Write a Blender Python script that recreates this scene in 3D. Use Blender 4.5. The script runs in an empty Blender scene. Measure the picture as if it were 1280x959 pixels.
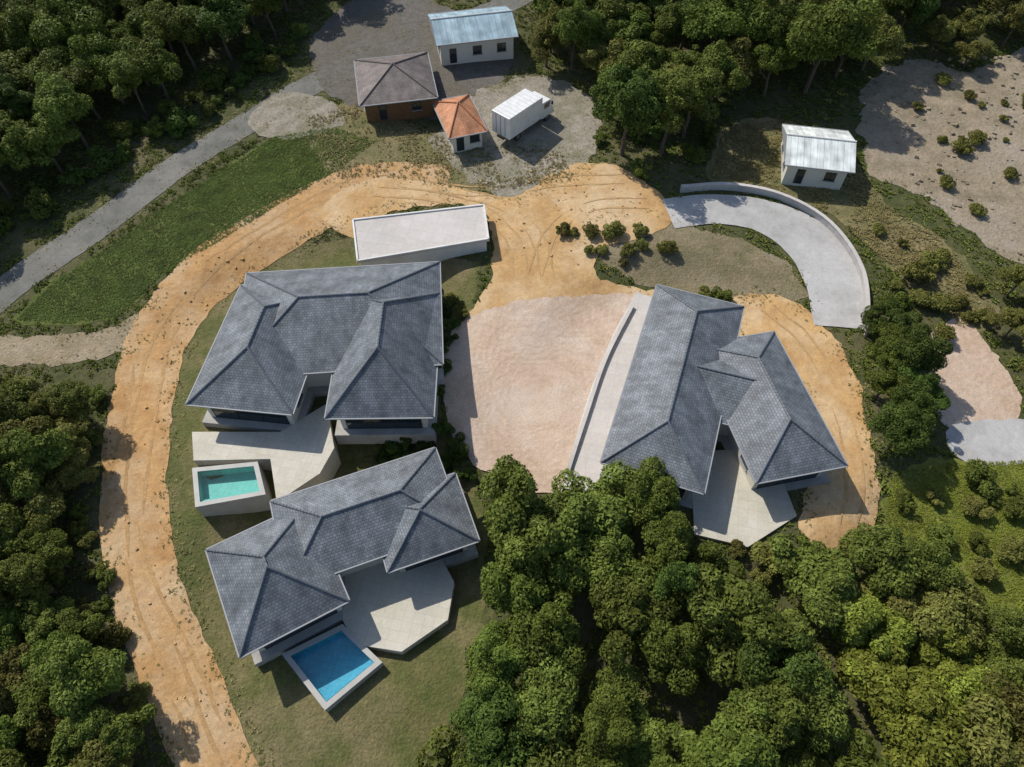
import bpy, bmesh, math, random
import numpy as np
from mathutils import Vector, Matrix, noise
R = math.radians
sc = bpy.context.scene
COL = sc.collection
rnd = random.Random(7)

# ------------------------------------------------------------------ camera
cam = bpy.data.cameras.new('camera'); co = bpy.data.objects.new('camera', cam); COL.objects.link(co); sc.camera = co
cam.sensor_width = 36; cam.lens = 24; cam.clip_end = 3000; cam.clip_start = 0.5
PITCH = R(55); D0 = 72.0
CAM = Vector((0, -D0*math.cos(PITCH), D0*math.sin(PITCH)))
co.location = CAM; co.rotation_euler = (math.pi/2-PITCH, 0, 0)
FPX = 1280*24/36
RT = Vector((1,0,0)); FW = Vector((0, math.cos(PITCH), -math.sin(PITCH))); UP = Vector((0, math.sin(PITCH), math.cos(PITCH)))

# ------------------------------------------------------------------ terrain
PADS = [(-21.0, 3.0, 14.0, 0.1), (-14.5, -18.5, 10.5, -2.3), (20.5, -2.0, 15.0, 0.2)]
def sstep(t):
    t = min(1, max(0, t)); return t*t*(3-2*t)
def f(x, y):
    z = 0.08*y + 0.30*math.sin(x*0.11+1.0)*math.sin(y*0.09) + 0.18*math.sin(x*0.21+y*0.17)
    if y > 40: z += 0.0006*(min(y, 300)-40)**2*0.6
    for (px, py, r, h) in PADS:
        d = math.hypot(x-px, y-py)
        w = 1-sstep((d-r)/6.0)
        z = z*(1-w) + h*w
    return z
def P(u, v, h=0.0):
    """where the sight line to a place in the photograph meets the terrain (+h)"""
    d = FW*FPX + RT*(u-640) - UP*(v-479.5)
    z = 0.0
    for _ in range(40):
        t = (z-CAM.z)/d.z
        p = CAM + d*t
        z = 0.5*z + 0.5*(f(p.x, min(p.y, 250)) + h)
    return p
def P2(u, v, h=0.0):
    p = P(u, v, h); return (p.x, p.y)

# ------------------------------------------------------------------ materials
def mat(name, c1, c2=None, scale=1.0, rough=0.8, bump=0.0, bscale=None, c3=None, scale3=0.2, spec=0.3, metal=0.0, sharp=(0.35,0.65), fine=0.0, tile=0.0):
    m = bpy.data.materials.new(name); m.use_nodes = True
    nt = m.node_tree; N = nt.nodes; L = nt.links; b = N['Principled BSDF']
    b.inputs['Roughness'].default_value = rough; b.inputs['Specular IOR Level'].default_value = spec
    b.inputs['Metallic'].default_value = metal
    c1 = tuple(c1)+(1,); b.inputs['Base Color'].default_value = c1
    tc = N.new('ShaderNodeTexCoord')
    last = None
    def layer(a_col, a_sock, colb, sc_, lo, hi, det=6):
        n = N.new('ShaderNodeTexNoise'); n.inputs['Scale'].default_value = sc_; n.inputs['Detail'].default_value = det
        n.inputs['Roughness'].default_value = 0.62
        L.new(tc.outputs['Object'], n.inputs['Vector'])
        r = N.new('ShaderNodeMapRange'); r.inputs[1].default_value = lo; r.inputs[2].default_value = hi
        L.new(n.outputs['Fac'], r.inputs[0])
        mx = N.new('ShaderNodeMix'); mx.data_type = 'RGBA'
        L.new(r.outputs[0], mx.inputs[0])
        if a_sock: L.new(a_sock, mx.inputs[6])
        else: mx.inputs[6].default_value = a_col
        mx.inputs[7].default_value = tuple(colb)+(1,)
        return mx.outputs[2]
    if c2: last = layer(c1, last, c2, scale, *sharp)
    if c3: last = layer(c1, last, c3, scale3, 0.45, 0.7)
    def times(sock, fac):
        x = N.new('ShaderNodeMix'); x.data_type = 'RGBA'; x.blend_type = 'MULTIPLY'; x.inputs[0].default_value = 1
        if sock: L.new(sock, x.inputs[6])
        else: x.inputs[6].default_value = c1
        L.new(fac, x.inputs[7]); return x.outputs[2]
    if fine:
        for fs, am in ((7.0, fine), (1.9, fine*.7)):
            n = N.new('ShaderNodeTexNoise'); n.inputs['Scale'].default_value = fs; n.inputs['Detail'].default_value = 4; n.inputs['Roughness'].default_value = .7
            L.new(tc.outputs['Object'], n.inputs['Vector'])
            r = N.new('ShaderNodeMapRange'); r.inputs[1].default_value = .3; r.inputs[2].default_value = .7; r.inputs[3].default_value = 1-am; r.inputs[4].default_value = 1+am
            L.new(n.outputs['Fac'], r.inputs[0]); last = times(last, r.outputs[0])
    if tile:
        br = N.new('ShaderNodeTexBrick'); br.offset = 0; br.inputs['Scale'].default_value = 1; br.inputs['Brick Width'].default_value = tile; br.inputs['Row Height'].default_value = tile
        br.inputs['Mortar Size'].default_value = .014; br.inputs['Color1'].default_value = (1,1,1,1); br.inputs['Color2'].default_value = (.93,.93,.92,1); br.inputs['Mortar'].default_value = (.76,.74,.70,1)
        mp = N.new('ShaderNodeMapping'); mp.inputs['Rotation'].default_value = (0,0,.2)
        L.new(tc.outputs['Object'], mp.inputs[0]); L.new(mp.outputs[0], br.inputs['Vector']); last = times(last, br.outputs['Color'])
    if last: L.new(last, b.inputs['Base Color'])
    if bump:
        n = N.new('ShaderNodeTexNoise'); n.inputs['Scale'].default_value = bscale or scale*3; n.inputs['Detail'].default_value = 5
        L.new(tc.outputs['Object'], n.inputs['Vector'])
        bp = N.new('ShaderNodeBump'); bp.inputs['Strength'].default_value = bump; bp.inputs['Distance'].default_value = 0.15
        L.new(n.outputs['Fac'], bp.inputs['Height']); L.new(bp.outputs[0], b.inputs['Normal'])
    return m
M = {}
M['ground'] = mat('ground_soil', (.085,.084,.030), (.050,.060,.018), .5, .95, .8, 2.2, (.115,.098,.050), .09, fine=0.35)
M['sand'] = mat('sandy_earth', (.505,.318,.138), (.39,.23,.095), .35, .95, .6, 1.6, (.56,.43,.27), .13, fine=0.16)
M['track'] = mat('track_earth', (.47,.28,.118), (.36,.20,.08), .5, .95, .6, 1.8, (.47,.34,.20), .2, fine=0.18)
M['court'] = mat('packed_pink_earth', (.50,.375,.28), (.425,.31,.22), .5, .92, .6, 2.0, (.52,.425,.345), .15, fine=.17)
M['lawn'] = mat('rough_grass', (.080,.105,.020), (.105,.115,.028), .8, .95, .9, 4.0, (.062,.085,.014), .18, fine=0.3)
M['plot'] = mat('patchy_plot_grass', (.120,.112,.040), (.078,.092,.024), .45, .95, .9, 4.0, (.21,.165,.085), .16, fine=.3)
M['brightgrass'] = mat('yellow_green_grass', (.165,.180,.030), (.125,.145,.024), .7, .95, .9, 4.0, (.14,.135,.04), .15, fine=.28)
M['dry'] = mat('dry_grass', (.165,.140,.060), (.095,.105,.035), .6, .95, .9, 4.0, (.25,.19,.10), .12, fine=0.28)
M['bank'] = mat('brown_bank_soil', (.22,.175,.105), (.14,.125,.062), .6, .95, .9, 4.0, (.27,.22,.15), .15, fine=0.25)
M['gravelpale'] = mat('pale_gravel', (.30,.265,.21), (.22,.195,.15), .8, .95, .8, 4.0, (.17,.16,.10), .2, fine=0.25)
M['path'] = mat('tan_path_soil', (.30,.235,.155), (.21,.17,.095), .6, .95, .9, 4.0, (.34,.28,.20), .2, fine=.25)
M['sandrut'] = mat('pressed_sand', (.455,.292,.135), (.38,.24,.11), .6, .95, .4, 4.0, fine=.18)
M['rut'] = mat('compacted_rut', (.42,.262,.118), (.35,.21,.09), .8, .95, .3, 4.0, fine=.2)
M['stone'] = mat('bare_stony_ground', (.30,.240,.165), (.20,.165,.108), .5, .95, .9, 2.5, (.29,.245,.19), .12, fine=0.25)
M['gravel'] = mat('grey_gravel', (.150,.130,.115), (.105,.098,.080), .9, .95, .8, 5, (.120,.105,.075), .15, fine=0.25)
M['asphalt'] = mat('worn_asphalt', (.165,.160,.142), (.115,.115,.098), .5, .9, .3, 8, (.20,.19,.165), .2, fine=.15)
M['concrete'] = mat('concrete', (.42,.405,.385), (.34,.33,.31), .5, .85, .15, 6, (.47,.455,.44), .17, fine=.12)
M['paleconc'] = mat('pale_concrete', (.53,.49,.455), (.44,.41,.38), .4, .85, .1, 5, (.58,.54,.50), .2, fine=.08, tile=1.5)
M['cream'] = mat('cream_paving', (.53,.495,.405), (.43,.40,.325), .6, .7, .1, 6, (.57,.54,.46), .3, fine=.08, tile=0.9)
M['wall'] = mat('cream_render', (.60,.57,.50), (.54,.51,.44), .4, .85, .05, 8)
M['white'] = mat('white_render', (.66,.65,.62), (.55,.54,.50), .5, .85, .05, 8)
M['fascia'] = mat('grey_fascia', (.26,.27,.28), None, rough=.6)
M['frame'] = mat('dark_aluminium', (.035,.037,.04), None, rough=.4, metal=.3, spec=.5)
M['glass'] = mat('window_glass', (.020,.028,.034), None, rough=.04, spec=.9)
M['wood'] = mat('brown_wood', (.16,.085,.04), (.11,.055,.025), 2, .6)
M['trunk'] = mat('bark', (.12,.095,.07), (.08,.06,.045), 3, .95, .5)
M['orange'] = mat('orange_paint', (.62,.17,.04), (.50,.15,.05), 1.5, .5, spec=.5)
M['whitepaint'] = mat('white_paint', (.72,.72,.70), (.62,.61,.58), 1.5, .35, spec=.5)
M['greypaint'] = mat('grey_metal', (.22,.22,.22), (.17,.16,.15), 2, .5, metal=.4)
M['rubber'] = mat('black_rubber', (.022,.022,.022), None, rough=.85)
M['steel'] = mat('dark_steel', (.06,.06,.062), (.10,.08,.06), 2, .55, metal=.5)
M['plinth'] = mat('plinth_concrete', (.40,.385,.35), (.31,.30,.27), .7, .85, .1, 6, fine=.1)
M['coping'] = mat('pool_coping', (.42,.41,.38), (.36,.35,.32), 1, .6)
def slate(name, c1, c2, rw=.34, rh=.26, stain=(.17,.165,.13)):
    m = mat(name, c1, None, rough=.62, spec=.35)
    nt = m.node_tree; N = nt.nodes; L = nt.links; b = N['Principled BSDF']
    uv = N.new('ShaderNodeUVMap'); br = N.new('ShaderNodeTexBrick')
    L.new(uv.outputs[0], br.inputs['Vector'])
    br.inputs['Scale'].default_value = 1; br.inputs['Brick Width'].default_value = rw; br.inputs['Row Height'].default_value = rh
    br.inputs['Mortar Size'].default_value = .018; br.inputs['Mortar Smooth'].default_value = .3; br.inputs['Bias'].default_value = 0
    br.inputs['Color1'].default_value = tuple(c1)+(1,); br.inputs['Color2'].default_value = tuple(c2)+(1,)
    br.inputs['Mortar'].default_value = tuple(x*.45 for x in c1)+(1,)
    tc = N.new('ShaderNodeTexCoord'); n = N.new('ShaderNodeTexNoise'); n.inputs['Scale'].default_value = .55; n.inputs['Detail'].default_value = 7
    L.new(tc.outputs['Object'], n.inputs['Vector'])
    r = N.new('ShaderNodeMapRange'); r.inputs[1].default_value = .3; r.inputs[2].default_value = .7; r.inputs[3].default_value = .66; r.inputs[4].default_value = 1.3
    L.new(n.outputs['Fac'], r.inputs[0])
    mx = N.new('ShaderNodeMix'); mx.data_type = 'RGBA'; mx.blend_type = 'MULTIPLY'; mx.inputs[0].default_value = 1
    L.new(br.outputs['Color'], mx.inputs[6]); L.new(r.outputs[0], mx.inputs[7]); L.new(mx.outputs[2], b.inputs['Base Color'])
    mp = N.new('ShaderNodeMapping'); mp.inputs['Scale'].default_value = (1.1,.16,1); L.new(uv.outputs[0], mp.inputs[0])
    n2 = N.new('ShaderNodeTexNoise'); n2.inputs['Scale'].default_value = 1.3; n2.inputs['Detail'].default_value = 6; n2.inputs['Roughness'].default_value = .7; L.new(mp.outputs[0], n2.inputs['Vector'])
    r2 = N.new('ShaderNodeMapRange'); r2.inputs[1].default_value = .32; r2.inputs[2].default_value = .68; r2.inputs[3].default_value = .74; r2.inputs[4].default_value = 1.22; L.new(n2.outputs['Fac'], r2.inputs[0])
    m2 = N.new('ShaderNodeMix'); m2.data_type = 'RGBA'; m2.blend_type = 'MULTIPLY'; m2.inputs[0].default_value = 1
    L.new(mx.outputs[2], m2.inputs[6]); L.new(r2.outputs[0], m2.inputs[7])
    n3 = N.new('ShaderNodeTexNoise'); n3.inputs['Scale'].default_value = 2.2; n3.inputs['Detail'].default_value = 8; n3.inputs['Roughness'].default_value = .75; L.new(tc.outputs['Object'], n3.inputs['Vector'])
    r3 = N.new('ShaderNodeMapRange'); r3.inputs[1].default_value = .58; r3.inputs[2].default_value = .72; r3.inputs[4].default_value = .45; L.new(n3.outputs['Fac'], r3.inputs[0])
    m3 = N.new('ShaderNodeMix'); m3.data_type = 'RGBA'; L.new(r3.outputs[0], m3.inputs[0]); L.new(m2.outputs[2], m3.inputs[6]); m3.inputs[7].default_value = stain+(1,)
    L.new(m3.outputs[2], b.inputs['Base Color'])
    bp = N.new('ShaderNodeBump'); bp.inputs['Strength'].default_value = .6; bp.inputs['Distance'].default_value = .03
    inv = N.new('ShaderNodeMath'); inv.operation = 'SUBTRACT'; inv.inputs[0].default_value = 1
    L.new(br.outputs['Fac'], inv.inputs[1]); L.new(inv.outputs[0], bp.inputs['Height']); L.new(bp.outputs[0], b.inputs['Normal'])
    return m
M['slate'] = slate('slate_tiles', (.125,.140,.155), (.185,.200,.215))
M['browntile'] = slate('brown_roof_tiles', (.150,.122,.112), (.195,.160,.145))
M['terracotta'] = slate('orange_roof_tiles', (.47,.20,.095), (.56,.26,.13))
M['terraridge'] = mat('orange_ridge_tiles', (.45,.19,.09), (.36,.15,.07), 3, .65)
M['bluemetal'] = slate('blue_metal_sheet', (.27,.37,.42), (.31,.41,.45), .9, 40, (.26,.22,.17))
M['whitemetal'] = slate('pale_metal_sheet', (.60,.63,.60), (.66,.69,.66), .8, 40, (.40,.33,.25))
M['ridge'] = mat('ridge_tiles', (.115,.125,.14), (.15,.16,.175), 3, .65)
M['brownridge'] = mat('brown_ridge_tiles', (.14,.115,.105), (.11,.09,.08), 3, .65)
def water(name, tint):
    m = bpy.data.materials.new(name); m.use_nodes = True; nt = m.node_tree; N = nt.nodes; L = nt.links
    for n in list(N): N.remove(n)
    o = N.new('ShaderNodeOutputMaterial'); t = N.new('ShaderNodeBsdfTransparent'); t.inputs[0].default_value = tuple(tint)+(1,)
    g = N.new('ShaderNodeBsdfGlossy'); g.inputs['Roughness'].default_value = .03
    fr = N.new('ShaderNodeFresnel'); fr.inputs[0].default_value = 1.33; mx = N.new('ShaderNodeMixShader')
    tc = N.new('ShaderNodeTexCoord'); n = N.new('ShaderNodeTexNoise'); n.inputs['Scale'].default_value = 2.6; n.inputs['Detail'].default_value = 3
    L.new(tc.outputs['Object'], n.inputs['Vector']); bp = N.new('ShaderNodeBump'); bp.inputs['Strength'].default_value = .18; bp.inputs['Distance'].default_value = .08
    L.new(n.outputs['Fac'], bp.inputs['Height']); L.new(bp.outputs[0], g.inputs['Normal']); L.new(bp.outputs[0], fr.inputs['Normal'])
    L.new(fr.outputs[0], mx.inputs[0]); L.new(t.outputs[0], mx.inputs[1]); L.new(g.outputs[0], mx.inputs[2]); L.new(mx.outputs[0], o.inputs['Surface']); return m
def pooltile(name, c1, c2):
    return mat(name, c1, c2, .8, .5, 0, None, None, fine=.10, tile=.55)
M['turq'] = water('turquoise_water', (.62,.86,.84)); M['blue'] = water('deep_blue_water', (.58,.84,.92))
M['turqtile'] = pooltile('turquoise_pool_tiles', (.30,.56,.54), (.36,.62,.58)); M['bluetile'] = pooltile('blue_pool_tiles', (.20,.48,.58), (.26,.55,.64))
def leafmat(name, c, var=.35):
    m = bpy.data.materials.new(name); m.use_nodes = True
    nt = m.node_tree; N = nt.nodes; L = nt.links
    for n in list(N): N.remove(n)
    out = N.new('ShaderNodeOutputMaterial')
    geo = N.new('ShaderNodeNewGeometry'); oi = N.new('ShaderNodeObjectInfo'); tc = N.new('ShaderNodeTexCoord')
    ns = N.new('ShaderNodeTexNoise'); ns.inputs['Scale'].default_value = .6; ns.inputs['Detail'].default_value = 3
    L.new(tc.outputs['Object'], ns.inputs['Vector'])
    def mr(sock, a, b, lo=0, hi=1):
        r = N.new('ShaderNodeMapRange'); r.inputs[1].default_value = lo; r.inputs[2].default_value = hi; r.inputs[3].default_value = a; r.inputs[4].default_value = b
        L.new(sock, r.inputs[0]); return r.outputs[0]
    hsv = N.new('ShaderNodeHueSaturation'); hsv.inputs['Color'].default_value = tuple(c)+(1,)
    L.new(mr(oi.outputs['Random'], .487, .512), hsv.inputs['Hue'])
    a = N.new('ShaderNodeMath'); a.operation = 'MULTIPLY'
    L.new(mr(geo.outputs['Random Per Island'], 1-var, 1+var), a.inputs[0]); L.new(mr(ns.outputs['Fac'], .65, 1.35, .3, .7), a.inputs[1])
    a2 = N.new('ShaderNodeMath'); a2.operation = 'MULTIPLY'
    L.new(a.outputs[0], a2.inputs[0]); L.new(mr(oi.outputs['Random'], .75, 1.3), a2.inputs[1])
    L.new(a2.outputs[0], hsv.inputs['Value'])
    d = N.new('ShaderNodeBsdfPrincipled'); d.inputs['Roughness'].default_value = .55; d.inputs['Specular IOR Level'].default_value = .10
    t = N.new('ShaderNodeBsdfTranslucent'); mix = N.new('ShaderNodeMixShader'); mix.inputs[0].default_value = .22
    L.new(hsv.outputs[0], d.inputs['Base Color']); L.new(hsv.outputs[0], t.inputs['Color'])
    L.new(d.outputs[0], mix.inputs[1]); L.new(t.outputs[0], mix.inputs[2]); L.new(mix.outputs[0], out.inputs['Surface'])
    return m
LEAF = {'dark': leafmat('dark_leaves', (.100,.130,.022)), 'mid': leafmat('green_leaves', (.116,.142,.027)),
        'bright': leafmat('light_green_leaves', (.170,.195,.030)), 'olive': leafmat('olive_leaves', (.150,.148,.036)),
        'deep': leafmat('deep_green_leaves', (.070,.104,.020))}
M['grassblade'] = leafmat('grass_blades', (.088,.125,.022))
M['dryblade'] = leafmat('dry_grass_blades', (.27,.23,.095))

# ------------------------------------------------------------------ helpers
def link(name, me, m=None, parent=None):
    o = bpy.data.objects.new(name, me); COL.objects.link(o)
    if m is not None:
        for k in (m if isinstance(m, (list, tuple)) else [m]): me.materials.append(k)
    if parent is not None: o.parent = parent
    return o
def tag(o, label, cat, group=None):
    o['label'] = label; o['category'] = cat
    if group: o['group'] = group
    return o
def thing(name, label, cat, loc=(0,0,0), rz=0, group=None):
    o = bpy.data.objects.new(name, None); COL.objects.link(o); o.empty_display_size = .5
    o.location = loc; o.rotation_euler = (0,0,rz); return tag(o, label, cat, group)
def copy_tree(o, parent=None):
    c = o.copy(); COL.objects.link(c)
    if parent is not None: c.parent = parent
    for ch in list(o.children): copy_tree(ch, c)
    return c
class MB:
    def __init__(s): s.v = []; s.f = []; s.mi = []; s.uv = {}
    def face(s, pts, mi=0, uvs=None):
        b = len(s.v); s.v += [tuple(p) for p in pts]; s.f.append(tuple(range(b, b+len(pts)))); s.mi.append(mi)
        if uvs: s.uv[len(s.f)-1] = uvs
    def box(s, c, d, mx=None, mi=0):
        x, y, z = d[0]/2, d[1]/2, d[2]/2
        q = [Vector((a*x, b*y, e*z)) for a in (-1,1) for b in (-1,1) for e in (-1,1)]
        if mx is not None: q = [mx @ p for p in q]
        q = [p+Vector(c) for p in q]; b = len(s.v); s.v += [tuple(p) for p in q]
        for t in ((0,1,3,2),(4,6,7,5),(0,4,5,1),(2,3,7,6),(0,2,6,4),(1,5,7,3)):
            s.f.append(tuple(b+i for i in t)); s.mi.append(mi)
    def bar(s, a, b_, w, h, mi=0):
        a = Vector(a); b_ = Vector(b_); d = b_-a; L = d.length
        q = d.to_track_quat('X', 'Z').to_matrix()
        s.box((a+b_)/2, (L, w, h), q, mi)
    def tube(s, a, b_, r0, r1=None, n=10, mi=0):
        r1 = r0 if r1 is None else r1
        a = Vector(a); b_ = Vector(b_); q = (b_-a).to_track_quat('Z', 'Y').to_matrix(); b = len(s.v)
        for (p, r) in ((a, r0), (b_, r1)):
            for i in range(n):
                t = 2*math.pi*i/n; s.v.append(tuple(p + q @ Vector((r*math.cos(t), r*math.sin(t), 0))))
        for i in range(n):
            j = (i+1) % n; s.f.append((b+i, b+j, b+n+j, b+n+i)); s.mi.append(mi)
        s.f.append(tuple(b+i for i in range(n-1, -1, -1))); s.f.append(tuple(b+n+i for i in range(n))); s.mi += [mi, mi]
    def prism(s, poly, z0, z1, mi=0):
        n = len(poly); b = len(s.v); s.v += [(p[0], p[1], z0) for p in poly]+[(p[0], p[1], z1) for p in poly]
        for i in range(n):
            j = (i+1) % n; s.f.append((b+i, b+j, b+n+j, b+n+i)); s.mi.append(mi)
        s.f.append(tuple(b+n-1-i for i in range(n))); s.f.append(tuple(b+n+i for i in range(n))); s.mi += [mi, mi]
    def build(s, name, m, parent=None, bevel=0, smooth=False):
        me = bpy.data.meshes.new(name); me.from_pydata(s.v, [], s.f)
        me.polygons.foreach_set('material_index', s.mi)
        if s.uv:
            ul = me.uv_layers.new(name='UVMap')
            for k, uvs in s.uv.items():
                p = me.polygons[k]
                for li, uvp in zip(p.loop_indices, uvs): ul.data[li].uv = uvp
        o = link(name, me, m, parent)
        if smooth: me.polygons.foreach_set('use_smooth', [True]*len(me.polygons))
        if bevel:
            bv = o.modifiers.new('bevel', 'BEVEL'); bv.width = bevel; bv.segments = 2; bv.limit_method = 'ANGLE'
        me.update(); return o
def ccw(poly):
    a = sum(poly[i][0]*poly[(i+1) % len(poly)][1]-poly[(i+1) % len(poly)][0]*poly[i][1] for i in range(len(poly)))
    return poly if a > 0 else poly[::-1]
def smooth_closed(poly, sub=6):
    n = len(poly); out = []
    for i in range(n):
        p0, p1, p2, p3 = (Vector(poly[(i+k-1) % n]) for k in range(4))
        for j in range(sub):
            t = j/sub
            out.append(tuple(.5*((2*p1)+(p2-p0)*t+(2*p0-5*p1+4*p2-p3)*t*t+(3*p1-p0-3*p2+p3)*t**3)))
    return out
def smooth_open(pts, sub=8):
    q = [Vector(p) for p in pts]; q = [2*q[0]-q[1]]+q+[2*q[-1]-q[-2]]; out = []
    for i in range(1, len(q)-2):
        p0, p1, p2, p3 = q[i-1:i+3]
        for j in range(sub):
            t = j/sub; out.append(.5*((2*p1)+(p2-p0)*t+(2*p0-5*p1+4*p2-p3)*t*t+(3*p1-p0-3*p2+p3)*t**3))
    out.append(q[-2]); return out
def inside(p, poly):
    x, y = p[0], p[1]; c = False; j = len(poly)-1
    for i in range(len(poly)):
        xi, yi = poly[i]; xj, yj = poly[j]
        if (yi > y) != (yj > y) and x < (xj-xi)*(y-yi)/(yj-yi)+xi: c = not c
        j = i
    return c
def nz(x, y, s=1.0): return noise.noise(Vector((x*s, y*s, 3.7)))
EDGE = {}
CLEAR = []       # world outlines of the open ground (no trees there)
def sheet(name, px, m, off, rough=.5, smooth=True, clear=True, world=False, sub=6):
    poly = px if world else [P2(*p) for p in px]
    if smooth: poly = smooth_closed(poly, sub)
    # densify + ragged edge
    dn = []
    for i in range(len(poly)):
        a = Vector(poly[i]); b = Vector(poly[(i+1) % len(poly)]); n = max(1, int((b-a).length/.5))
        for k in range(n): dn.append(a.lerp(b, k/n))
    if rough: dn = [Vector((p.x+rough*(nz(p.x, p.y, .5)+.6*nz(p.x+50, p.y, 1.7)), p.y+rough*(nz(p.x, p.y+90, .5)+.6*nz(p.x, p.y+20, 1.7)))) for p in dn]
    if clear: CLEAR.append([tuple(p) for p in dn])
    EDGE[name] = [tuple(p) for p in dn]
    bm = bmesh.new(); vs = [bm.verts.new((p.x, p.y, 0)) for p in dn]
    fc = bm.faces.new(vs); fc.normal_update()
    if fc.normal.z < 0: fc.normal_flip()
    bmesh.ops.triangulate(bm, faces=[fc])
    xs = [p.x for p in dn]; ys = [p.y for p in dn]
    for k in range(math.floor(min(xs)), math.ceil(max(xs))+1):
        bmesh.ops.bisect_plane(bm, geom=bm.verts[:]+bm.edges[:]+bm.faces[:], plane_co=(k,0,0), plane_no=(1,0,0), dist=1e-5)
    for k in range(math.floor(min(ys)), math.ceil(max(ys))+1):
        bmesh.ops.bisect_plane(bm, geom=bm.verts[:]+bm.edges[:]+bm.faces[:], plane_co=(0,k,0), plane_no=(0,1,0), dist=1e-5)
    for v in bm.verts: v.co.z = f(v.co.x, v.co.y)+off
    me = bpy.data.meshes.new(name); bm.to_mesh(me); bm.free()
    o = link(name, me, m); o['kind'] = 'structure'; return o
def strip_poly(px, widths, sub=8):
    c = smooth_open([P2(*p) for p in px], sub)
    n = len(c); ws = []
    for i in range(n):
        t = i/(n-1)*(len(widths)-1); k = min(int(t), len(widths)-2); ws.append(widths[k]+(widths[k+1]-widths[k])*(t-k))
    Lp, Rp = [], []
    for i in range(n):
        d = (c[min(i+1, n-1)]-c[max(i-1, 0)]).normalized(); nn = Vector((-d.y, d.x))
        Lp.append(tuple(c[i]+nn*ws[i]/2)); Rp.append(tuple(c[i]-nn*ws[i]/2))
    return Lp+Rp[::-1], c

# ------------------------------------------------------------------ ground
def make_ground():
    def axis(lo, hi):
        a = list(range(lo, hi+1)); s = 2; x = hi
        while x < 700: x += s; a.append(x); s = min(60, s*1.35)
        s = 2; x = lo
        while x > -700: x -= s; a.insert(0, x); s = min(60, s*1.35)
        return a
    X = axis(-75, 75); Y = axis(-50, 90)
    v = [(x, y, f(x, y)) for y in Y for x in X]; n = len(X)
    fs = [(j*n+i, j*n+i+1, (j+1)*n+i+1, (j+1)*n+i) for j in range(len(Y)-1) for i in range(n-1)]
    me = bpy.data.meshes.new('ground'); me.from_pydata(v, [], fs)
    me.polygons.foreach_set('use_smooth', [True]*len(fs))
    o = link('ground', me, M['ground']); o['kind'] = 'structure'
make_ground()

road_poly, road_c = strip_poly([(-90,470),(-20,385),(60,325),(150,262),(250,190),(340,135),(420,92),(500,60),(600,20),(700,-30)], [4.6,4.4,4.3,4.2])
sheet('road', road_poly, M['asphalt'], .05, .15, False, world=True)
side_poly, side_c = strip_poly([(-90,455),(-20,440),(60,437),(130,430),(200,400)], [4.2,3.8,3.6,4.5])
sheet('dirt_path', side_poly, M['path'], .045, .5, False, world=True)
lawn_px = [(20,400),(70,350),(160,292),(260,225),(340,172),(420,160),(470,178),(420,215),(350,255),(270,305),(200,345),(150,395),(90,405)]
sheet('lawn', lawn_px, M['lawn'], .03, .5)
sheet('dry_grass_bank', [(380,150),(450,130),(560,175),(700,190),(720,225),(600,240),(480,222),(420,225)], M['dry'], .06, .6)
track_poly, track_c = strip_poly([(300,1040),(258,930),(222,840),(188,755),(170,670),(170,580),(182,490),(200,420),(250,350),(320,300),(390,262),(470,232),(560,232)], [5.7,5.7,5.9,6.5,6.9,7.5,8.2,7.0])
sheet('villa_plot', [(235,360),(330,305),(440,300),(600,330),(590,400),(560,440),(550,540),(600,600),(610,680),(600,800),(540,990),(330,1010),(265,880),(215,740),(200,620),(205,480)], M['plot'], .03, .6, False)
sheet('brown_bank', [(715,285),(760,262),(830,268),(870,285),(930,300),(985,330),(1010,370),(960,380),(900,372),(830,362),(760,335)], M['bank'], .05, .6, False)
sheet('bare_spot', [(310,150),(350,118),(410,125),(430,155),(380,172),(330,172)], M['gravelpale'], .09, .5)
sheet('parking_ground', [(545,165),(620,105),(700,100),(745,140),(740,200),(690,225),(640,245),(590,225),(555,195)], M['gravelpale'], .085, 1.3)
sheet('earth_track', track_poly, M['track'], .075, .35, False, world=True)
for (a_, b_, k0, dr) in ((0,19,-.85,.5),(0,14,.85,.5),(9,33,-1.7,1.2),(12,30,.15,1.2),(34,58,-.9,-.8),(30,61,1.0,-.8),(62,86,-.6,.9),(66,90,1.3,.9),(40,52,2.1,-.6),(3,10,2.0,-.4)):
    n_ = len(track_c); seg = []
    for i_ in range(a_, min(b_+1, n_)):
        d_ = (track_c[min(i_+1,n_-1)]-track_c[max(i_-1,0)]).normalized(); nn_ = Vector((-d_.y,d_.x)); q_ = (i_-a_)/(b_-a_)
        seg.append(track_c[i_]+nn_*(k0+dr*q_+.25*math.sin(q_*5+a_)))
    m_ = len(seg); lp_ = []; rp_ = []
    for i_ in range(m_):
        d_ = (seg[min(i_+1,m_-1)]-seg[max(i_-1,0)]).normalized(); nn_ = Vector((-d_.y,d_.x))*(.17*min(1, .25+min(i_, m_-1-i_)/3)); lp_.append(tuple(seg[i_]+nn_)); rp_.append(tuple(seg[i_]-nn_))
    sheet('wheel_rut', lp_+rp_[::-1], M['rut'], .09, .14, False, False, world=True)
sheet('sandy_yard', [(400,262),(470,222),(560,232),(640,245),(700,212),(760,205),(815,235),(840,275),(800,300),(755,310),(745,345),(800,360),(835,370),(800,400),(640,430),(575,420),(600,370),(615,330),(600,262),(500,262),(440,300)], M['sand'], .095, .5)
sheet('sandy_strip', [(915,372),(980,372),(1030,410),(1068,470),(1090,560),(1098,640),(1070,690),(1020,690),(1000,640),(1020,560),(985,470),(920,420)], M['sand'], .07, .5)
sheet('courtyard', [(565,415),(620,385),(700,372),(790,372),(770,450),(745,540),(725,612),(660,610),(600,585),(562,545),(556,480)], M['court'], .13, .6)
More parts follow.
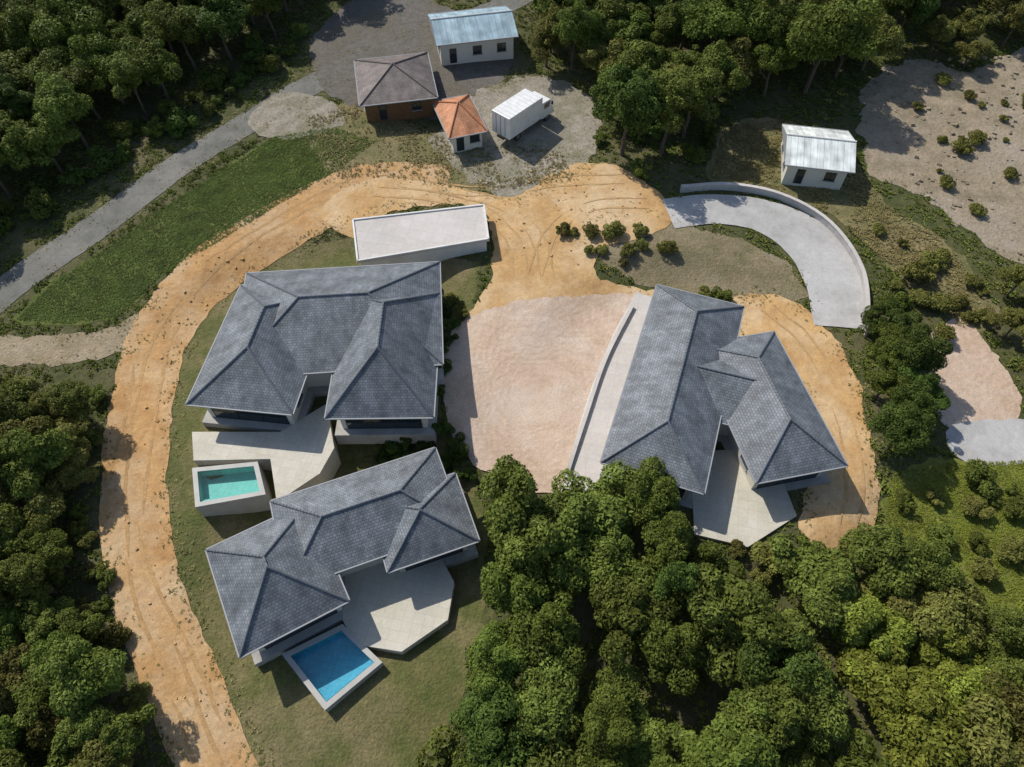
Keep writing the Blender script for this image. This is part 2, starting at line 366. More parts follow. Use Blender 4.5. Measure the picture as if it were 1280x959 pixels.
sheet('stony_ground', [(1080,110),(1150,75),(1210,90),(1330,60),(1400,300),(1290,330),(1210,290),(1150,245),(1090,215)], M['stone'], .05, 1.0)
sheet('gravel_yard', [(395,40),(470,-10),(560,10),(640,70),(600,130),(560,150),(450,135),(400,105)], M['gravel'], .065, .6)
sheet('bare_earth_patch', [(1165,425),(1205,400),(1240,440),(1275,500),(1250,545),(1190,540),(1160,490)], M['court'], .05, .6)
sheet('olive_clearing', [(905,160),(980,150),(1060,190),(1110,260),(1180,300),(1250,400),(1200,410),(1110,330),(1040,270),(960,245),(890,225)], M['dry'], .04, .8)
drive_poly, drive_c = strip_poly([(835,268),(890,262),(950,270),(1005,298),(1040,345),(1050,410)], [5.0,5.0,5.6,7.0,7.4,5.5])
sheet('concrete_drive', drive_poly, M['concrete'], .12, .06, False, world=True)
slope_px = [(1118,590),(1180,580),(1330,575),(1400,600),(1400,800),(1290,790),(1210,760),(1140,700),(1105,650)]
sheet('grass_slope', slope_px, M['brightgrass'], .035, 1.0)
sheet('concrete_spot', [(1190,535),(1290,525),(1330,570),(1210,580)], M['concrete'], .06, .4)

# ------------------------------------------------------------------ buildings
RECTS = []
class Block:
    """an oblong wing: centre, length along its axis (L), width (W), direction of the axis, floor z and eave height"""
    def __init__(s, c, L, W, ang, z0, eave, pitch=25, over=.9):
        s.c = Vector((c[0], c[1])); s.L = L; s.W = W; s.a = ang; s.z0 = z0; s.e = eave; s.p = R(pitch); s.o = over
        s.ux = Vector((math.cos(ang), math.sin(ang))); s.uy = Vector((-s.ux.y, s.ux.x)); RECTS.append(s)
    def w(s, x, y, z=None):
        p = s.c+s.ux*x+s.uy*y
        return (p.x, p.y) if z is None else Vector((p.x, p.y, z))
    def has(s, p, m=0):
        d = Vector((p[0], p[1]))-s.c; return abs(d.dot(s.ux)) < s.L/2+m and abs(d.dot(s.uy)) < s.W/2+m
def walls(b, parent, m):
    mb = MB(); mb.prism(ccw([b.w(-b.L/2,-b.W/2), b.w(b.L/2,-b.W/2), b.w(b.L/2,b.W/2), b.w(-b.L/2,b.W/2)]), b.z0-1.5, b.z0+b.e-.02)
    return mb.build('wall', m, parent)
def hip_roof(b, parent, m, mr_, gable=False, tile=True):
    hl, hw = b.L/2+b.o, b.W/2+b.o; t = math.tan(b.p); ze = b.z0+b.e; th = .16
    if gable: rl = hl
    else: rl = max(hl-hw, .05)
    zr = ze+th+hw*t; zt = ze+th
    A, B, C, Dd = (-hl,-hw), (hl,-hw), (hl,hw), (-hl,hw)
    E, F = (-rl,0), (rl,0)
    mb = MB(); cs = 1/math.cos(b.p); sl = hw*cs
    def W(p, z): return b.w(p[0], p[1], z)
    mb.face([W(A,zt),W(B,zt),W(F,zr),W(E,zr)], 0, [(-hl,0),(hl,0),(rl,sl),(-rl,sl)])
    mb.face([W(C,zt),W(Dd,zt),W(E,zr),W(F,zr)], 0, [(hl,0),(-hl,0),(-rl,sl),(rl,sl)])
    if gable:
        mb.face([W(B,zt),W(C,zt),W(F,zr)], 1); mb.face([W(Dd,zt),W(A,zt),W(E,zr)], 1)
    else:
        mb.face([W(B,zt),W(C,zt),W(F,zr)], 0, [(-hw,0),(hw,0),(0,sl)]); mb.face([W(Dd,zt),W(A,zt),W(E,zr)], 0, [(-hw,0),(hw,0),(0,sl)])
    for (p, q) in ((A,B),(B,C),(C,Dd),(Dd,A)): mb.face([W(p,ze),W(q,ze),W(q,zt),W(p,zt)], 1)
    mb.face([W(A,ze),W(Dd,ze),W(C,ze),W(B,ze)], 1)
    for k in range(len(mb.f)):
        if k not in mb.uv: mb.uv[k] = [(0,0)]*len(mb.f[k])
    ro = mb.build('roof', [m, M['fascia']], parent)
    rc = MB()
    def cap(p, q):
        n = max(2, int((q-p).length/.42))
        for i in range(n):
            a = p.lerp(q, i/n); c = p.lerp(q, (i+1.06)/n); rc.tube(a+Vector((0,0,.015)), c+Vector((0,0,.045)), .10, .115, 7)
    cap(W(E,zr), W(F,zr))
    if not gable:
        for (p, q) in ((A,E),(Dd,E),(B,F),(C,F)): cap(W(p,zt), W(q,zr))
    rc.build('ridge_cap', mr_, ro)
    go = .07
    for (p, q) in ((A,B),(C,Dd)) + (() if gable else ((B,C),(Dd,A))):
        pv, qv = W(p, zt-.03), W(q, zt-.03); out = ((pv+qv)/2-Vector((b.c.x,b.c.y,zt-.03))).normalized()*go
        g = MB(); g.bar(pv+out, qv+out, .12, .11); g.build('gutter', M['fascia'], ro)
    return ro
def opening(b, parent, side, pos, w, h, sill=.06, kind='window', panes=3):
    """a window or glazed door set on one side of a wing; side 0..3 = +x, +y, -x, -y of the wing"""
    nx, ny = ((1,0),(0,1),(-1,0),(0,-1))[side]
    half = b.L/2 if side in (0,2) else b.W/2
    c = Vector(b.w(nx*half+(0 if nx else pos), ny*half+(pos if nx else 0)))
    nrm = (b.ux*nx+b.uy*ny)
    for r in RECTS:
        if r is not b and (r.has(c+nrm*.3, .1) or r.has(c+nrm*.3+Vector((-nrm.y,nrm.x))*w*.4, .1) or r.has(c+nrm*.3-Vector((-nrm.y,nrm.x))*w*.4, .1)): return None
    tg = Vector((-nrm.y, nrm.x)); n3 = Vector((nrm.x, nrm.y, 0)); t3 = Vector((tg.x, tg.y, 0)); o = Vector((c.x, c.y, b.z0+sill))
    fr = MB(); q = Matrix((t3, n3, (0,0,1))).transposed()
    dp = .09
    fr.box(o+n3*.02+Vector((0,0,h-.04)), (w,dp,.08), q); fr.box(o+n3*.02+Vector((0,0,.04)), (w,dp,.08), q)
    for i in range(panes+1):
        fr.box(o+n3*.02+t3*(-w/2+.04+(w-.08)*i/panes)+Vector((0,0,h/2)), (.08,dp-.006,h-.16), q)
    wo = fr.build(kind, M['frame'], parent)
    if kind == 'window':
        sl = MB(); sl.box(o+n3*.09+Vector((0,0,-.05)), (w+.16,.2,.07), q); sl.build('sill', M['fascia'], wo)
    pn = MB(); pn.box(o+n3*.018+Vector((0,0,h/2)), (w-.1,.05,h-.1), q)
    pn.build('pane', M['glass'], wo)
    return wo
def slab(name, poly, ztop, zbot, m, parent, bevel=.02):
    mb = MB(); mb.prism(ccw(poly), zbot, ztop); return mb.build(name, m, parent, bevel)
def shrink(poly, d):
    poly = ccw(poly); n = len(poly); out = []
    for i in range(n):
        a, b, c = Vector(poly[i-1]), Vector(poly[i]), Vector(poly[(i+1) % n])
        d1 = (b-a).normalized(); d2 = (c-b).normalized(); n1 = Vector((-d1.y,d1.x)); n2 = Vector((-d2.y,d2.x))
        k = (n1+n2).normalized(); out.append(tuple(b+k*d/max(.3, k.dot(n1))))
    return out
def pool(px, ztop, wm, tm, label):
    poly = ccw([P2px(*p, ztop) for p in px]); cx = sum(p[0] for p in poly)/len(poly); cy = sum(p[1] for p in poly)/len(poly)
    zb = min(f(*p) for p in poly)-.6
    t = thing('swimming_pool', label, 'pool', (cx, cy, zb))
    loc = [(p[0]-cx, p[1]-cy) for p in poly]
    inn = shrink(loc, .45); n = len(loc); mb = MB()
    zt = ztop-zb
    for i in range(n):
        j = (i+1) % n
        mb.face([(*loc[i],zt),(*loc[j],zt),(*inn[j],zt),(*inn[i],zt)]); mb.face([(*loc[i],0),(*loc[j],0),(*loc[j],zt),(*loc[i],zt)])
        mb.face([(*inn[j],zt-.11),(*inn[i],zt-.11),(*inn[i],zt),(*inn[j],zt)])
    mb.build('coping', M['coping'], t)
    w = MB(); w.face([(*p, zt-.12) for p in shrink(loc, .40)]); w.build('water', wm, t)
    BD = max(f(*p) for p in poly)+.07-zb; ba = MB(); bt = shrink(loc, .43)
    for i in range(n):
        j = (i+1) % n; ba.face([(*bt[j],BD),(*bt[i],BD),(*bt[i],zt-.06),(*bt[j],zt-.06)])
    ba.face([(*p, BD) for p in bt]); ba.build('basin', tm, t)
    e0, e1 = Vector(bt[0]), Vector(bt[1]); e2, e3 = Vector(bt[2 % n]), Vector(bt[3 % n]); st_ = MB()
    for k, zz in ((.95,.62),(.62,.45),(.30,.28)):
        q = [e0.lerp(e3, .03), e1.lerp(e2, .03), e1.lerp(e2, .03+k*.13), e0.lerp(e3, .03+k*.13)]; st_.prism(ccw([tuple(v) for v in q]), BD+.01, zt-zz)
    st_.build('step', tm, t)
    CLEAR.append(poly); return t
def P2px(u, v, z):
    d = FW*FPX + RT*(u-640) - UP*(v-479.5); p = CAM + d*((z-CAM.z)/d.z); return (p.x, p.y)
def ang(p, q, z):
    a, b = Vector(P2px(*p, z)), Vector(P2px(*q, z)); return math.atan2((b-a).y, (b-a).x), (b-a).length, (a+b)/2
def wing(p, q, W, z0, eave, extra=0, **k):
    """a wing whose roof axis runs between two places seen at eave level"""
    a, L, c = ang(p, q, z0+eave); return Block(c, L+extra, W, a, z0, eave, **k)
def villa(label, z0, wings, terrace_px, door):
    bs = wings
    cx = sum(b.c.x for b in bs)/len(bs); cy = sum(b.c.y for b in bs)/len(bs)
    t = thing('villa', label, 'villa', (cx, cy, z0))
    t_inv = Matrix.Translation((-cx, -cy, -z0))
    def fix():
        for o in t.children: o.data.transform(t_inv); [c.data.transform(t_inv) for c in o.children]
    for b in bs:
        walls(b, t, M['wall'])
        q_ = bs.index(b); mb = MB(); mb.prism(ccw([b.w(sx*(b.L/2+.75), sy*(b.W/2+.75)) for sx, sy in ((-1,-1),(1,-1),(1,1),(-1,1))]), b.z0-1.8, b.z0-.012-.011*q_); mb.build('plinth', M['plinth'], t)
        hip_roof(b, t, M['slate'], M['ridge'], getattr(b, 'gable', False))
        CLEAR.append([b.w(-b.L/2-1.2,-b.W/2-1.2), b.w(b.L/2+1.2,-b.W/2-1.2), b.w(b.L/2+1.2,b.W/2+1.2), b.w(-b.L/2-1.2,b.W/2+1.2)])
    for b in bs:
        for side in range(4):
            n = (b.ux*((1,0,-1,0)[side])+b.uy*((0,1,0,-1)[side])); ln = b.W if side in (0,2) else b.L
            if n.y < -.5:
                k = max(1, int(ln/4.4))
                for i in range(k): opening(b, t, side, -ln/2+ln*(i+.5)/k, ln/k-1.0, 2.35, .05, 'glazed_door', 3)
            else:
                k = max(1, int(ln/4.2))
                for i in range(k): opening(b, t, side, -ln/2+ln*(i+.5)/k, 1.5, 1.3, .95, 'window', 2)
    if terrace_px:
        tp = [P2px(*p, z0) for p in terrace_px]
        slab('terrace', tp, z0+.035, min(f(*p) for p in tp)-.7, M['cream'], t); CLEAR.append(tp)
    fix(); return t

zA, zB, zC = .95, -1.35, .45
wA = [wing((345,402),(505,392), 12.4, zA, 3.4, 6.0, pitch=25), wing((350,388),(312,482), 8.6, zA, 3.28, 4.0, pitch=30), wing((490,392),(478,494), 8.4, zA, 3.20, 3.6, pitch=40)]
vA = villa('largest dark slate roofed villa beside the earth track, with a cream terrace and turquoise pool', zA, wA,
      [(240,540),(350,540),(408,505),(418,560),(400,592),(346,628),(338,574),(242,576)], None)
wB = [wing((392,666),(522,622), 6.8, zB, 3.4, 4.2, pitch=28), wing((335,690),(357,750), 7.4, zB, 3.28, 3.6, pitch=34), wing((524,636),(534,668), 6.4, zB, 3.20, 2.6, pitch=30)]
vB = villa('lowest of the slate roofed villas, with two wings around a deep blue pool', zB, wB,
      [(432,712),(548,690),(568,728),(560,775),(502,815),(445,806),(428,775)], None)
wC = [wing((868,395),(823,565), 7.6, zC, 3.4, 4.0, pitch=28), wing((930,450),(986,562), 7.0, zC, 3.28, 3.6, pitch=29), wing((850,470),(950,494), 7.0, zC, 3.16, 0, pitch=24)]
wC[2].gable = True
vC = villa('slate roofed villa beside the pinkish courtyard, its pale terrace facing the trees', zC, wC,
      [(862,565),(955,560),(978,600),(996,645),(935,684),(868,668)], None)
poolA = pool([(240,585),(322,577),(332,618),(244,634)], zA+.06, M['turq'], M['turqtile'], 'small turquoise swimming pool at the end of the cream terrace')
poolB = pool([(352,818),(428,780),(478,828),(406,888)], zB+.06, M['blue'], M['bluetile'], 'deep blue swimming pool in front of the lowest villa')

# flat roofed garage
gz = zA-.1
gp = [P2px(*p, gz+2.9) for p in [(440,275),(606,256),(612,300),(446,328)]]
gc = (sum(p[0] for p in gp)/4, sum(p[1] for p in gp)/4)
t = thing('garage', 'long low garage with a flat pale concrete roof behind the largest villa', 'garage', (gc[0], gc[1], gz))
gl = ccw([(p[0]-gc[0], p[1]-gc[1]) for p in gp])
slab('wall', shrink(gl, .35), 2.7, -.8, M['white'], t, 0)
slab('roof', gl, 2.93, 2.702, M['paleconc'], t, .02)
mb = MB()
for i in range(4):
    a, b = Vector(shrink(gl,.12)[i]), Vector(shrink(gl,.12)[(i+1)%4]); mb.bar((a.x,a.y,3.01),(b.x,b.y,3.01),.2,.16)
mb.build('parapet', M['white'], t); CLEAR.append(gp)

# white wall and paved walk by the courtyard
walk_poly, walk_c = strip_poly([(812,372),(783,430),(757,500),(740,560),(724,618)], [3.4,3.6,3.6])
sheet('paved_walk', walk_poly, M['paleconc'], .17, .02, False, world=True)
def wall_run(name, px, h, th, m, label, cat, below=.6):
    pts = smooth_open([P2(*p) for p in px], 6); o0 = pts[len(pts)//2]
    t = thing(name, label, cat, (o0.x, o0.y, f(o0.x, o0.y)))
    mb = MB(); cp = MB(); z00 = f(o0.x, o0.y)
    def prof(width, zl, zh, B, top):
        n = len(pts); ring = []
        for i in range(n):
            d = (pts[min(i+1,n-1)]-pts[max(i-1,0)]).normalized(); nn = Vector((-d.y,d.x)); z = f(*pts[i])-z00; q = pts[i]-o0
            ring.append([(q.x+nn.x*s*width/2, q.y+nn.y*s*width/2, z+zz) for s, zz in ((-1,zl),(1,zl),(1,zh),(-1,zh))])
        for i in range(n-1):
            for k in range(4): B.face([ring[i][k], ring[i][(k+1)%4], ring[i+1][(k+1)%4], ring[i+1][k]][::-1])
        B.face(ring[0]); B.face(ring[-1][::-1])
    prof(th, -below, h, mb, False); prof(th+.1, h+.001, h+.08, cp, True)
    mb.build('wall_face', m, t); cp.build('coping', M['paleconc'], t); return t
wall_run('garden_wall', [(790,385),(757,450),(731,525),(707,600)], .55, .3, M['white'], 'low white wall between the pinkish courtyard and the paved walk', 'wall')
wall_run('retaining_wall', [(850,240),(910,237),(975,250),(1035,285),(1075,345),(1082,420)], .9, .35, M['concrete'], 'curved grey retaining wall along the outer edge of the concrete drive', 'wall')

# houses further up
def house(label, px_axis, W, eave, m, mr_, z0, gable, pitch, name='house', wm='wall'):
    b = wing(px_axis[0], px_axis[1], W, z0, eave, 0, pitch=pitch, over=.6)
    t = thing(name, label, 'house', (b.c.x, b.c.y, z0)); inv = Matrix.Translation((-b.c.x,-b.c.y,-z0))
    w_ = walls(b, t, M[wm])
    if gable:
        zr = b.z0+b.e+math.tan(b.p)*b.W/2
        for s in (-1,1):
            mb = MB(); x = s*(b.L/2-.12)
            a, c_, r_ = b.w(x,-b.W/2,b.z0+b.e-.02), b.w(x,b.W/2,b.z0+b.e-.02), b.w(x,0,zr)
            n3 = Vector((b.ux.x,b.ux.y,0))*.1
            mb.face([a-n3,c_-n3,r_-n3]); mb.face([a+n3,r_+n3,c_+n3]); mb.build('gable', M[wm], t)
    hip_roof(b, t, M[m], M[mr_], gable)
    for side in range(4):
        ln = b.W if side in (0,2) else b.L; k = max(2, int(ln/3.2))
        for i in range(k):
            if side == 3 and i == 0: opening(b, t, side, -ln/2+ln*(i+.5)/k, 1.0, 2.1, .03, 'door', 1)
            else: opening(b, t, side, -ln/2+ln*(i+.5)/k, 1.3, 1.2, .95, 'window', 2)
    for o in t.children: o.data.transform(inv); [c.data.transform(inv) for c in o.children]
    CLEAR.append([b.w(-b.L/2-1.5,-b.W/2-1.5), b.w(b.L/2+1.5,-b.W/2-1.5), b.w(b.L/2+1.5,b.W/2+1.5), b.w(-b.L/2-1.5,b.W/2+1.5)])
    return t
def zat(u, v): p = P(u, v); return f(p.x, p.y)
house('small house with a pale metal roof in an olive clearing among trees', ((985,182),(1058,190)), 7.2, 2.8, 'whitemetal', 'white', zat(1020,215), True, 18)
house('house with a light blue metal roof behind the gravel yard', ((545,38),(635,28)), 7.5, 3.0, 'bluemetal', 'white', zat(590,60), True, 18)
house('house with a dull brown tiled hip roof on the gravel yard', ((452,104),(535,95)), 10.0, 2.6, 'browntile', 'brownridge', zat(495,125), False, 20, wm='wood')

house('small house with an orange tiled hip roof next to the white truck', ((556,150),(592,143)), 7.4, 2.4, 'terracotta', 'terraridge', zat(580,170), False, 24)

# ------------------------------------------------------------------ vehicles
def wheel(parent, name, c, r, w):
    mb = MB(); c = Vector(c); mb.tube(c-Vector((0,w/2,0)), c+Vector((0,w/2,0)), r, r, 20)
    o = mb.build(name, M['rubber'], parent, .03)
    h = MB(); h.tube(c-Vector((0,w/2+.012,0)), c+Vector((0,w/2+.012,0)), r*.55, r*.55, 14); h.build('rim', M['greypaint'], o); return o
p = P(655,160); t = thing('truck', 'white box truck parked beside the orange roofed house', 'truck', (p.x, p.y, f(p.x,p.y)+.1), R(48)); t.scale = (1.25,1.3,1.3)
mb = MB(); mb.box((-.3,0,.72),(7.0,.9,.22)); mb.build('chassis', M['steel'], t)
mb = MB(); mb.box((-1.1,0,2.05),(5.2,2.4,2.35)); cg = mb.build('cargo_box', M['whitepaint'], t, .05)
mb = MB()
for i in range(9): mb.box((-3.4+i*.58,0,3.235),(.05,2.3,.03))
mb.build('roof_rib', M['whitepaint'], cg)
mb = MB(); cabp = [(1.6,.62),(3.45,.62),(3.5,1.35),(3.2,1.5),(2.9,2.35),(1.6,2.42)]
for y in (-1.08,1.08): mb.face([(a,y,b) for a,b in (cabp if y<0 else cabp[::-1])])
for i in range(6):
    a, b = cabp[i], cabp[(i+1)%6]; mb.face([(a[0],1.08,a[1]),(b[0],1.08,b[1]),(b[0],-1.08,b[1]),(a[0],-1.08,a[1])][::-1])
cb = mb.build('cab', M['whitepaint'], t, .05)
mb = MB(); mb.box((3.08,0,1.93),(.04,1.9,.72), Matrix.Rotation(R(-19.4),3,'Y')); mb.build('windscreen', M['glass'], cb)
mb = MB()
for s in (-1,1): mb.box((2.35,s*1.085,1.9),(.85,.02,.55))
mb.build('side_window', M['glass'], cb)
mb = MB()
for y in (-.6,0,.6): mb.box((-3.715,y,2.05),(.03,.04,2.2))
mb.build('rear_door_seam', M['greypaint'], cg)
mb = MB(); mb.box((3.56,0,.72),(.12,2.1,.26)); mb.build('bumper', M['steel'], t)
for s in (-1,1):
    mb = MB(); mb.box((3.05,s*1.25,1.95),(.08,.2,.42)); mb.bar((3.0,s*1.08,2.1),(3.05,s*1.25,2.1),.04,.04); mb.build('mirror', M['steel'], cb)
    mb = MB(); mb.tube((-.2,s*.75,.62),(1.0,s*.75,.62),.27,.27,12); mb.build('fuel_tank', M['greypaint'], t)
for s in (-1,1):
    mb = MB(); mb.box((3.49,s*.8,1.0),(.05,.32,.18)); mb.build('headlight', M['greypaint'], cb)
    for x in (2.5,-2.2): wheel(t, 'wheel', (x,s*.92,.46), .46, .3)
CLEAR.append([P2(530,130),P2(720,110),P2(730,215),P2(540,215)])

# ------------------------------------------------------------------ vegetation
def crown_mesh(seed, Rr, H, z0, ncl, nleaf, leaf, flat=.75, droop=0.0, cr=(.17,.42)):
    """many leaf-sized faces on uneven clumps spread through the crown's volume"""
    g = np.random.default_rng(seed); cl = []
    st = g.uniform(.78,1.18,2); lob = g.uniform(0,6.28,3); amp = g.uniform(.12,.30,3)
    for i in range(ncl):
        for _ in range(60):
            q = g.normal(size=3); q /= np.linalg.norm(q); rr = (g.uniform(.2,1.0))**.55
            q = q*rr
            if q[2] > -.45: break
        az = math.atan2(q[1], q[0]); out = 1+sum(amp[k]*math.cos((k+2)*az+lob[k]) for k in range(3))
        sc_ = g.uniform(*cr)*(1.1-.4*abs(q[2]))
        cl.append((np.array([q[0]*Rr*out*st[0]*(1-sc_*.35), q[1]*Rr*out*st[1]*(1-sc_*.35), z0+H*(.5+.5*q[2])*(1+.12*g.normal())]), Rr*sc_))
    c = np.array([a for a, b in cl]); r = np.array([b for a, b in cl]); pw = r**2; pw /= pw.sum()
    k = g.choice(ncl, nleaf, p=pw)
    n = g.normal(size=(nleaf,3)); n[:,2] = np.abs(n[:,2])*1.0-.35; n /= np.linalg.norm(n,axis=1)[:,None]
    pos = c[k]+n*(r[k]*g.uniform(.72,1.08,nleaf)**1)[:,None]*np.array([1,1,flat])*g.uniform(.85,1.15,(ncl,3))[k]
    nn = n*.8+g.normal(size=(nleaf,3))*.55+np.array([0,0,.45]); nn /= np.linalg.norm(nn,axis=1)[:,None]
    t = np.cross(nn, g.normal(size=(nleaf,3))); t /= np.linalg.norm(t,axis=1)[:,None]; b = np.cross(nn,t)
    s = leaf*g.uniform(.6,1.4,nleaf)[:,None]
    v = np.stack([pos-t*s, pos-b*s*.45+nn*s*.08, pos+t*s-np.array([0,0,droop])*s, pos+b*s*.45+nn*s*.08],1).reshape(-1,3)
    me = bpy.data.meshes.new('crown'); me.vertices.add(len(v)); me.vertices.foreach_set('co', v.astype(np.float32).ravel())
    me.loops.add(nleaf*4); me.loops.foreach_set('vertex_index', np.arange(nleaf*4, dtype=np.int32))
    me.polygons.add(nleaf); me.polygons.foreach_set('loop_start', np.arange(0,nleaf*4,4,dtype=np.int32))
    me.update(calc_edges=True); me.validate(); return me, c
def trunk_mesh(seed, h, r, tips):
    g = random.Random(seed); mb = MB(); pts = [Vector((0,0,-.4))]
    for i in range(4): pts.append(Vector((g.uniform(-.2,.2)*(i+1)*.5, g.uniform(-.2,.2)*(i+1)*.5, h*(i+1)/4)))
    for i in range(4): mb.tube(pts[i], pts[i+1], r*(1.25-.22*i), r*(1.25-.22*(i+1)), 8)
    for c in tips: mb.tube(pts[g.choice((2,3,4))], Vector(c), r*.4, r*.12, 6)
    me = bpy.data.meshes.new('trunk'); me.from_pydata(mb.v, [], mb.f); return me
PROT = {}
def proto(kind, col, variants):
    PROT[kind] = []
    for i, (Rr, H, th, ncl, nl, lf, fl) in enumerate(variants):
        cm, c = crown_mesh(hash_(kind)+i*17, Rr, H, th, ncl, nl, lf, fl); cm.materials.append(LEAF[col])
        tm = trunk_mesh(i*5+3, th+H*.35, .10+.035*Rr, c[:7]); tm.materials.append(M['trunk'])
        PROT[kind].append((cm, tm, Rr, th+H))
def hash_(s): return sum(ord(ch)*(i+3) for i, ch in enumerate(s))
proto('dark_tree', 'dark', [(3.6, 5.0, 3.0, 42, 17191, 0.172, 0.8), (3.0, 6.0, 3.5, 39, 15868, 0.165, 0.9), (4.3, 4.6, 3.6, 56, 22482, 0.178, 0.7), (3.96, 4.25, 3.0, 29, 17405, 0.186, 0.7), (2.88, 6.25, 3.3, 37, 13752, 0.138, 1.0)])
proto('green_tree', 'mid', [(3.4, 4.6, 2.6, 42, 15868, 0.178, 0.8), (4.0, 4.4, 3.2, 49, 19837, 0.185, 0.75), (3.74, 3.91, 2.6, 29, 16066, 0.192, 0.7), (2.72, 5.75, 2.86, 37, 12694, 0.142, 1.0)])
proto('deep_tree', 'deep', [(3.2, 5.4, 3.0, 36, 15868, 0.158, 0.9), (3.9, 5.6, 3.6, 49, 19837, 0.172, 0.85), (3.52, 4.59, 3.0, 25, 16066, 0.17, 0.7), (2.56, 6.75, 3.3, 32, 12694, 0.126, 1.0)])
proto('bright_tree', 'bright', [(3.6, 4.2, 2.4, 49, 17191, 0.178, 0.75), (3.0, 3.8, 2.0, 36, 14546, 0.165, 0.8), (3.96, 3.57, 2.4, 34, 17405, 0.192, 0.7), (2.88, 5.25, 2.64, 44, 13752, 0.142, 1.0)])
proto('olive_tree', 'olive', [(2.9, 3.6, 1.9, 36, 13224, 0.158, 0.8), (3.5, 4.0, 2.4, 42, 15868, 0.172, 0.75), (3.19, 3.06, 1.9, 25, 13389, 0.17, 0.7), (2.32, 4.5, 2.09, 32, 10579, 0.126, 1.0)])
proto('shrub', 'mid', [(1.1, 1.3, 0.1, 14, 2530, 0.106, 0.85), (1.5, 1.5, 0.1, 18, 3679, 0.112, 0.8)])
proto('olive_shrub', 'olive', [(1.2, 1.2, 0.1, 15, 2760, 0.106, 0.85), (1.6, 1.4, 0.1, 18, 3679, 0.112, 0.8)])
proto('deep_shrub', 'deep', [(1.2, 1.3, 0.1, 15, 2600, 0.11, 0.85), (1.5, 1.5, 0.1, 18, 3400, 0.11, 0.8)])
TREES = []
def plant(kind, x, y, s, name, label, cat, group, tilt=.06):
    cm, tm, Rr, hh = rnd.choice(PROT[kind]); r = rnd.uniform(0, 6.28)
    t = thing(name, label, cat, (x, y, f(x,y)), r, group); t.scale = (s, s, s*rnd.uniform(.85,1.2))
    t.rotation_euler = (rnd.uniform(-tilt,tilt), rnd.uniform(-tilt,tilt), r)
    c = bpy.data.objects.new('crown', cm); COL.objects.link(c); c.parent = t
    c = bpy.data.objects.new('trunk' if 'tree' in name else 'stem', tm); COL.objects.link(c); c.parent = t
    TREES.append((t, x, y, Rr*s)); return t
TXT = {'dark_tree': 'dark green', 'green_tree': 'mid green', 'deep_tree': 'deep bluish green', 'bright_tree': 'bright yellow green', 'olive_tree': 'olive green', 'shrub': 'green', 'olive_shrub': 'olive green', 'deep_shrub': 'deep green'}
def blocked(x, y, r):
    for poly in CLEAR:
        if inside((x,y), poly): return True
        for k in range(6):
            if inside((x+r*math.cos(k*1.047), y+r*math.sin(k*1.047)), poly): return True
    return False
def zone(px, kinds, weights, spacing, srange, where, group, name='tree', cat='tree', h=4.5, edge=.55, limit=400, tries=2600):
    poly = [P2(u, v, h) for (u, v) in px]; xs = [p[0] for p in poly]; ys = [p[1] for p in poly]; n = 0
    for _ in range(tries):
        x = rnd.uniform(min(xs), max(xs)); y = rnd.uniform(min(ys), max(ys))
        if not inside((x,y), poly): continue
        s = rnd.uniform(*srange); k = rnd.choices(kinds, weights)[0]
        Rr = PROT[k][0][2]*s
        if any((x-tx)**2+(y-ty)**2 < (spacing*(Rr+tr))**2 for (_, tx, ty, tr) in TREES): continue
        if blocked(x, y, Rr*edge): continue
        plant(k, x, y, s, name, f'{TXT[k]} {name} {where}', cat, f'{TXT[k]} {name}s {group}'); n += 1
        if n >= limit: break
    return n
cnt = {}
cnt['T1'] = zone([(-120,-60),(60,-90),(430,-70),(390,-20),(315,25),(240,70),(160,120),(60,185),(-50,245),(-120,300)], ['dark_tree','deep_tree','green_tree'], [3,1,6], .62, (.85,1.25), 'above the grey road', 'in the wood above the grey road')
cnt['T2'] = zone([(650,-70),(1180,-80),(1140,30),(1060,90),(985,110),(900,140),(830,165),(770,170),(720,140),(680,60)], ['dark_tree','green_tree','olive_tree','deep_tree'], [5,4,2,1], .62, (.9,1.3), 'behind the truck', 'in the wood behind the truck')
cnt['T3'] = zone([(-120,470),(40,470),(95,485),(85,560),(62,640),(70,740),(115,830),(160,960),(170,1060),(-120,1060)], ['dark_tree','green_tree','olive_tree','deep_tree'], [1,7,4,0], .54, (.55,.9), 'outside the earth track', 'on the outer side of the earth track')
HOLES = [[P2(u+r*math.cos(a), v+r*math.sin(a)) for a in (0,1.05,2.1,3.14,4.2,5.2)] for (u,v,r) in ((850,870,26),(725,790,24))]
CLEAR += HOLES
cnt['T4'] = zone([(600,640),(680,655),(740,655),(765,615),(800,600),(845,640),(880,700),(960,800),(1050,920),(1090,1060),(520,1060),(560,900),(600,800),(605,720)], ['dark_tree','deep_tree','green_tree'], [5,3,4], .62, (.75,1.15), 'below the courtyard', 'in the wood below the courtyard')
cnt['T5'] = zone([(1110,600),(1180,575),(1400,570),(1400,1060),(1200,1060),(1160,930),(1090,820),(1010,730),(1090,715)], ['bright_tree','green_tree','olive_tree'], [7,3,2], .57, (.75,1.15), 'beyond the sandy strip', 'in the light wood beyond the sandy strip')
for h_ in HOLES: CLEAR.remove(h_)
cnt['T6'] = zone([(1095,350),(1140,370),(1160,470),(1155,560),(1110,600),(1105,480)], ['dark_tree','deep_tree'], [1,1], .6, (.45,.65), 'in the narrow row', 'in the narrow row beside the sandy strip')
cnt['T7'] = zone([(1180,300),(1330,330),(1330,520),(1280,480),(1240,410)], ['olive_tree','dark_tree'], [2,1], .8, (.6,.9), 'below the stony ground', 'on the slope below the stony ground')
